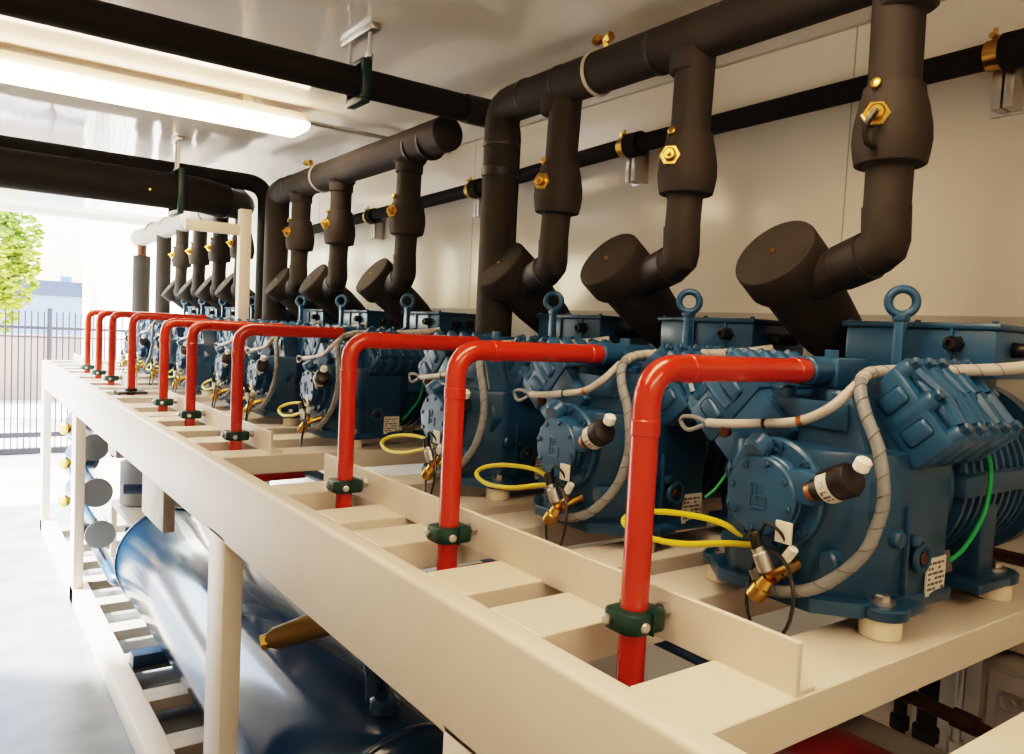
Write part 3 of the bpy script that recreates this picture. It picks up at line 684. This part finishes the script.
for i, (z, lb) in enumerate(((-1.9,'top'),(-2.45,'middle'),(-3.05,'bottom'))):
    t = thing('filter_housing', lb+' blue filter shell with brass valve between the far posts', 'filter', (1.85,14.3,z-.2), 'blue filter shells between the far posts')
    m = MB(); m.lathe([(.12,0),(.2,.05),(.2,.9),(.12,.98)], (1.88,14.1,z), (0,1,0), 24); m.tube([(1.88,14.3,z),(1.88,14.3,z-.52)], .07, 12); obj('shell', m, 'pipe_blue', t)
    m = MB(); m.cyl((1.55,13.95,z+.02),(1.86,14.1,z+.02), .045, 10); m.lathe([(.10,0),(.10,.05),(.06,.07)], (1.57,13.93,z+.02), (-.8,-.6,0), 10); obj('valve', m, 'brass', t)

# ================================================================== OUTSIDE
obj('wall_outside', MB().box(4.62, 4.9, 19.15, 36.5, -4.22, 4.6), 'ext', kind='structure')
fn = thing('metal_fence', 'dark metal railing fence across the yard outside', 'fence', (0,26,-4.2))
m = MB(); m.box(-9,4.6,25.97,26.03,-.66,-.58); m.box(-9,4.6,25.97,26.03,-.90,-.86); obj('top_rail', m, 'fence', fn)
m = MB(); m.box(-9,4.6,25.97,26.03,-3.75,-3.6); m.box(-9,4.6,25.9,26.1,-4.2,-4.05); obj('bottom_rail', m, 'fence', fn)
x = -2.0; pk = None
while x < 4.5:
    if pk is None:
        pk = obj('picket', MB().box(x-.018,x+.018,25.98,26.02,-4.1,-.15), 'fence', fn)
    else:
        c = pk.copy(); COL.objects.link(c); c.location = ((x+2.0)*S,0,0)
    x += .155
for x in (-4.2,2.47): obj('post', MB().box(x-.06,x+.06,25.94,26.06,-4.22,-.05,.01), 'fence', fn)
obj('boundary_wall', MB().box(-30,14,41,41.4,-4.22,-1.3), 'tan', label='low tan wall behind the fence', cat='wall', origin=(0,41,-4.22))
bd = thing('building', 'distant low pale blue building with dark roof edge', 'building', (0,64,-4.22))
obj('wall', MB().box(-30,14,62,70,-4.22,.75), 'bldg', bd)
obj('roof', MB().box(-30.3,14.3,61.7,70.3,.75,1.75,.05), 'roof', bd)
m = MB(); m.box(6.6,7.3,63,64,1.75,2.15); obj('roof_unit', m, 'bldg', bd)
tr = thing('tree', 'leafy yellow green tree beyond the fence at the left edge', 'tree', (.9,35,-4.22))
m = MB(); m.tube(spline([(.9,35,-4.22),(.95,35,-2.4),(.8,35.1,-1),(1.0,35,.8)],6), .2, 12, rs=[.26-.006*i for i in range(19)])
for a in ((2.2,34.6,1.2),(-.5,35.3,1.6),(1.5,35.6,2.6)): m.tube(spline([(.85,35,-1),(.5*(.85+a[0]),35,.4),a],6), .09, 8)
obj('trunk', m, 'bark', tr)
m = MB()
blobs = [(.9,35,2.0,1.7),(2.1,34.8,.75,.85),(1.4,34.6,-.2,.95),(2.0,34.9,2.6,1.05),(.2,35,3.5,1.3),(-.6,35.2,1.2,1.6),(.5,34.7,.4,1.2),(2.5,34.9,1.6,.55)]
for bx, by, bz, br in blobs:
    for i in range(int(560*br*br)):
        d = Vector((random.gauss(0,1),random.gauss(0,1),random.gauss(0,1))).normalized()*br*random.uniform(.72,1.04)
        p = Vector((bx,by,bz))+d; n = Vector((random.gauss(0,1),random.gauss(0,1),random.gauss(0,1))).normalized()
        u, w, _ = frame(n); l = random.uniform(.10,.19)
        m.add([p-u*l, p-w*l*.5, p+u*l, p+w*l*.5], [[0,1,2,3]])
obj('foliage', m, 'leaf', tr, ang=180)

# ================================================================== CAMERA, LIGHT, WORLD
R = CAMROT = None
import numpy as np
f = 787.0; pc = (512.0, 377.0)
def dv(v):
    w = Vector((v[0]-pc[0], -(v[1]-pc[1]), -f)); return w.normalized()
ay = dv((-57,301)); ax = dv((1600,385)); ax = (ax - ay*ax.dot(ay)).normalized(); az = ax.cross(ay)
Rm = Matrix((ax, ay, az))
cam = bpy.data.cameras.new('camera'); co = bpy.data.objects.new('camera', cam); COL.objects.link(co)
cam.sensor_width = 36; cam.lens = f/1024*36; cam.sensor_fit = 'HORIZONTAL'; cam.clip_start = .02; cam.clip_end = 200
cam.shift_y = 0
co.matrix_world = Matrix.Translation(world((0,0,0))) @ Rm.to_4x4()
bpy.context.scene.camera = co

sun = bpy.data.lights.new('sun', 'SUN'); so = bpy.data.objects.new('sun', sun); COL.objects.link(so)
sun.energy = 24; sun.angle = math.radians(6); sun.color = (1,.95,.86)
so.rotation_euler = Vector((.62,-.42,-.75)).to_track_quat('-Z','Y').to_euler()
w = bpy.data.worlds.new('sky'); bpy.context.scene.world = w; w.use_nodes = True
nt = w.node_tree; bg = nt.nodes['Background']
sk = nt.nodes.new('ShaderNodeTexSky'); sk.sky_type = 'NISHITA'; sk.sun_disc = False
sk.sun_elevation = math.radians(48); sk.sun_rotation = math.radians(300); sk.air_density = 1.4; sk.dust_density = 2; sk.ozone_density = 1
nt.links.new(sk.outputs[0], bg.inputs[0]); bg.inputs[1].default_value = 1.2
sc = bpy.context.scene
sc.view_settings.view_transform = 'Filmic'; sc.view_settings.look = 'High Contrast'; sc.view_settings.exposure = 0.36
sc.cycles.max_bounces = 8; sc.cycles.diffuse_bounces = 5; sc.cycles.use_denoising = True
sc.cycles.sample_clamp_indirect = 8
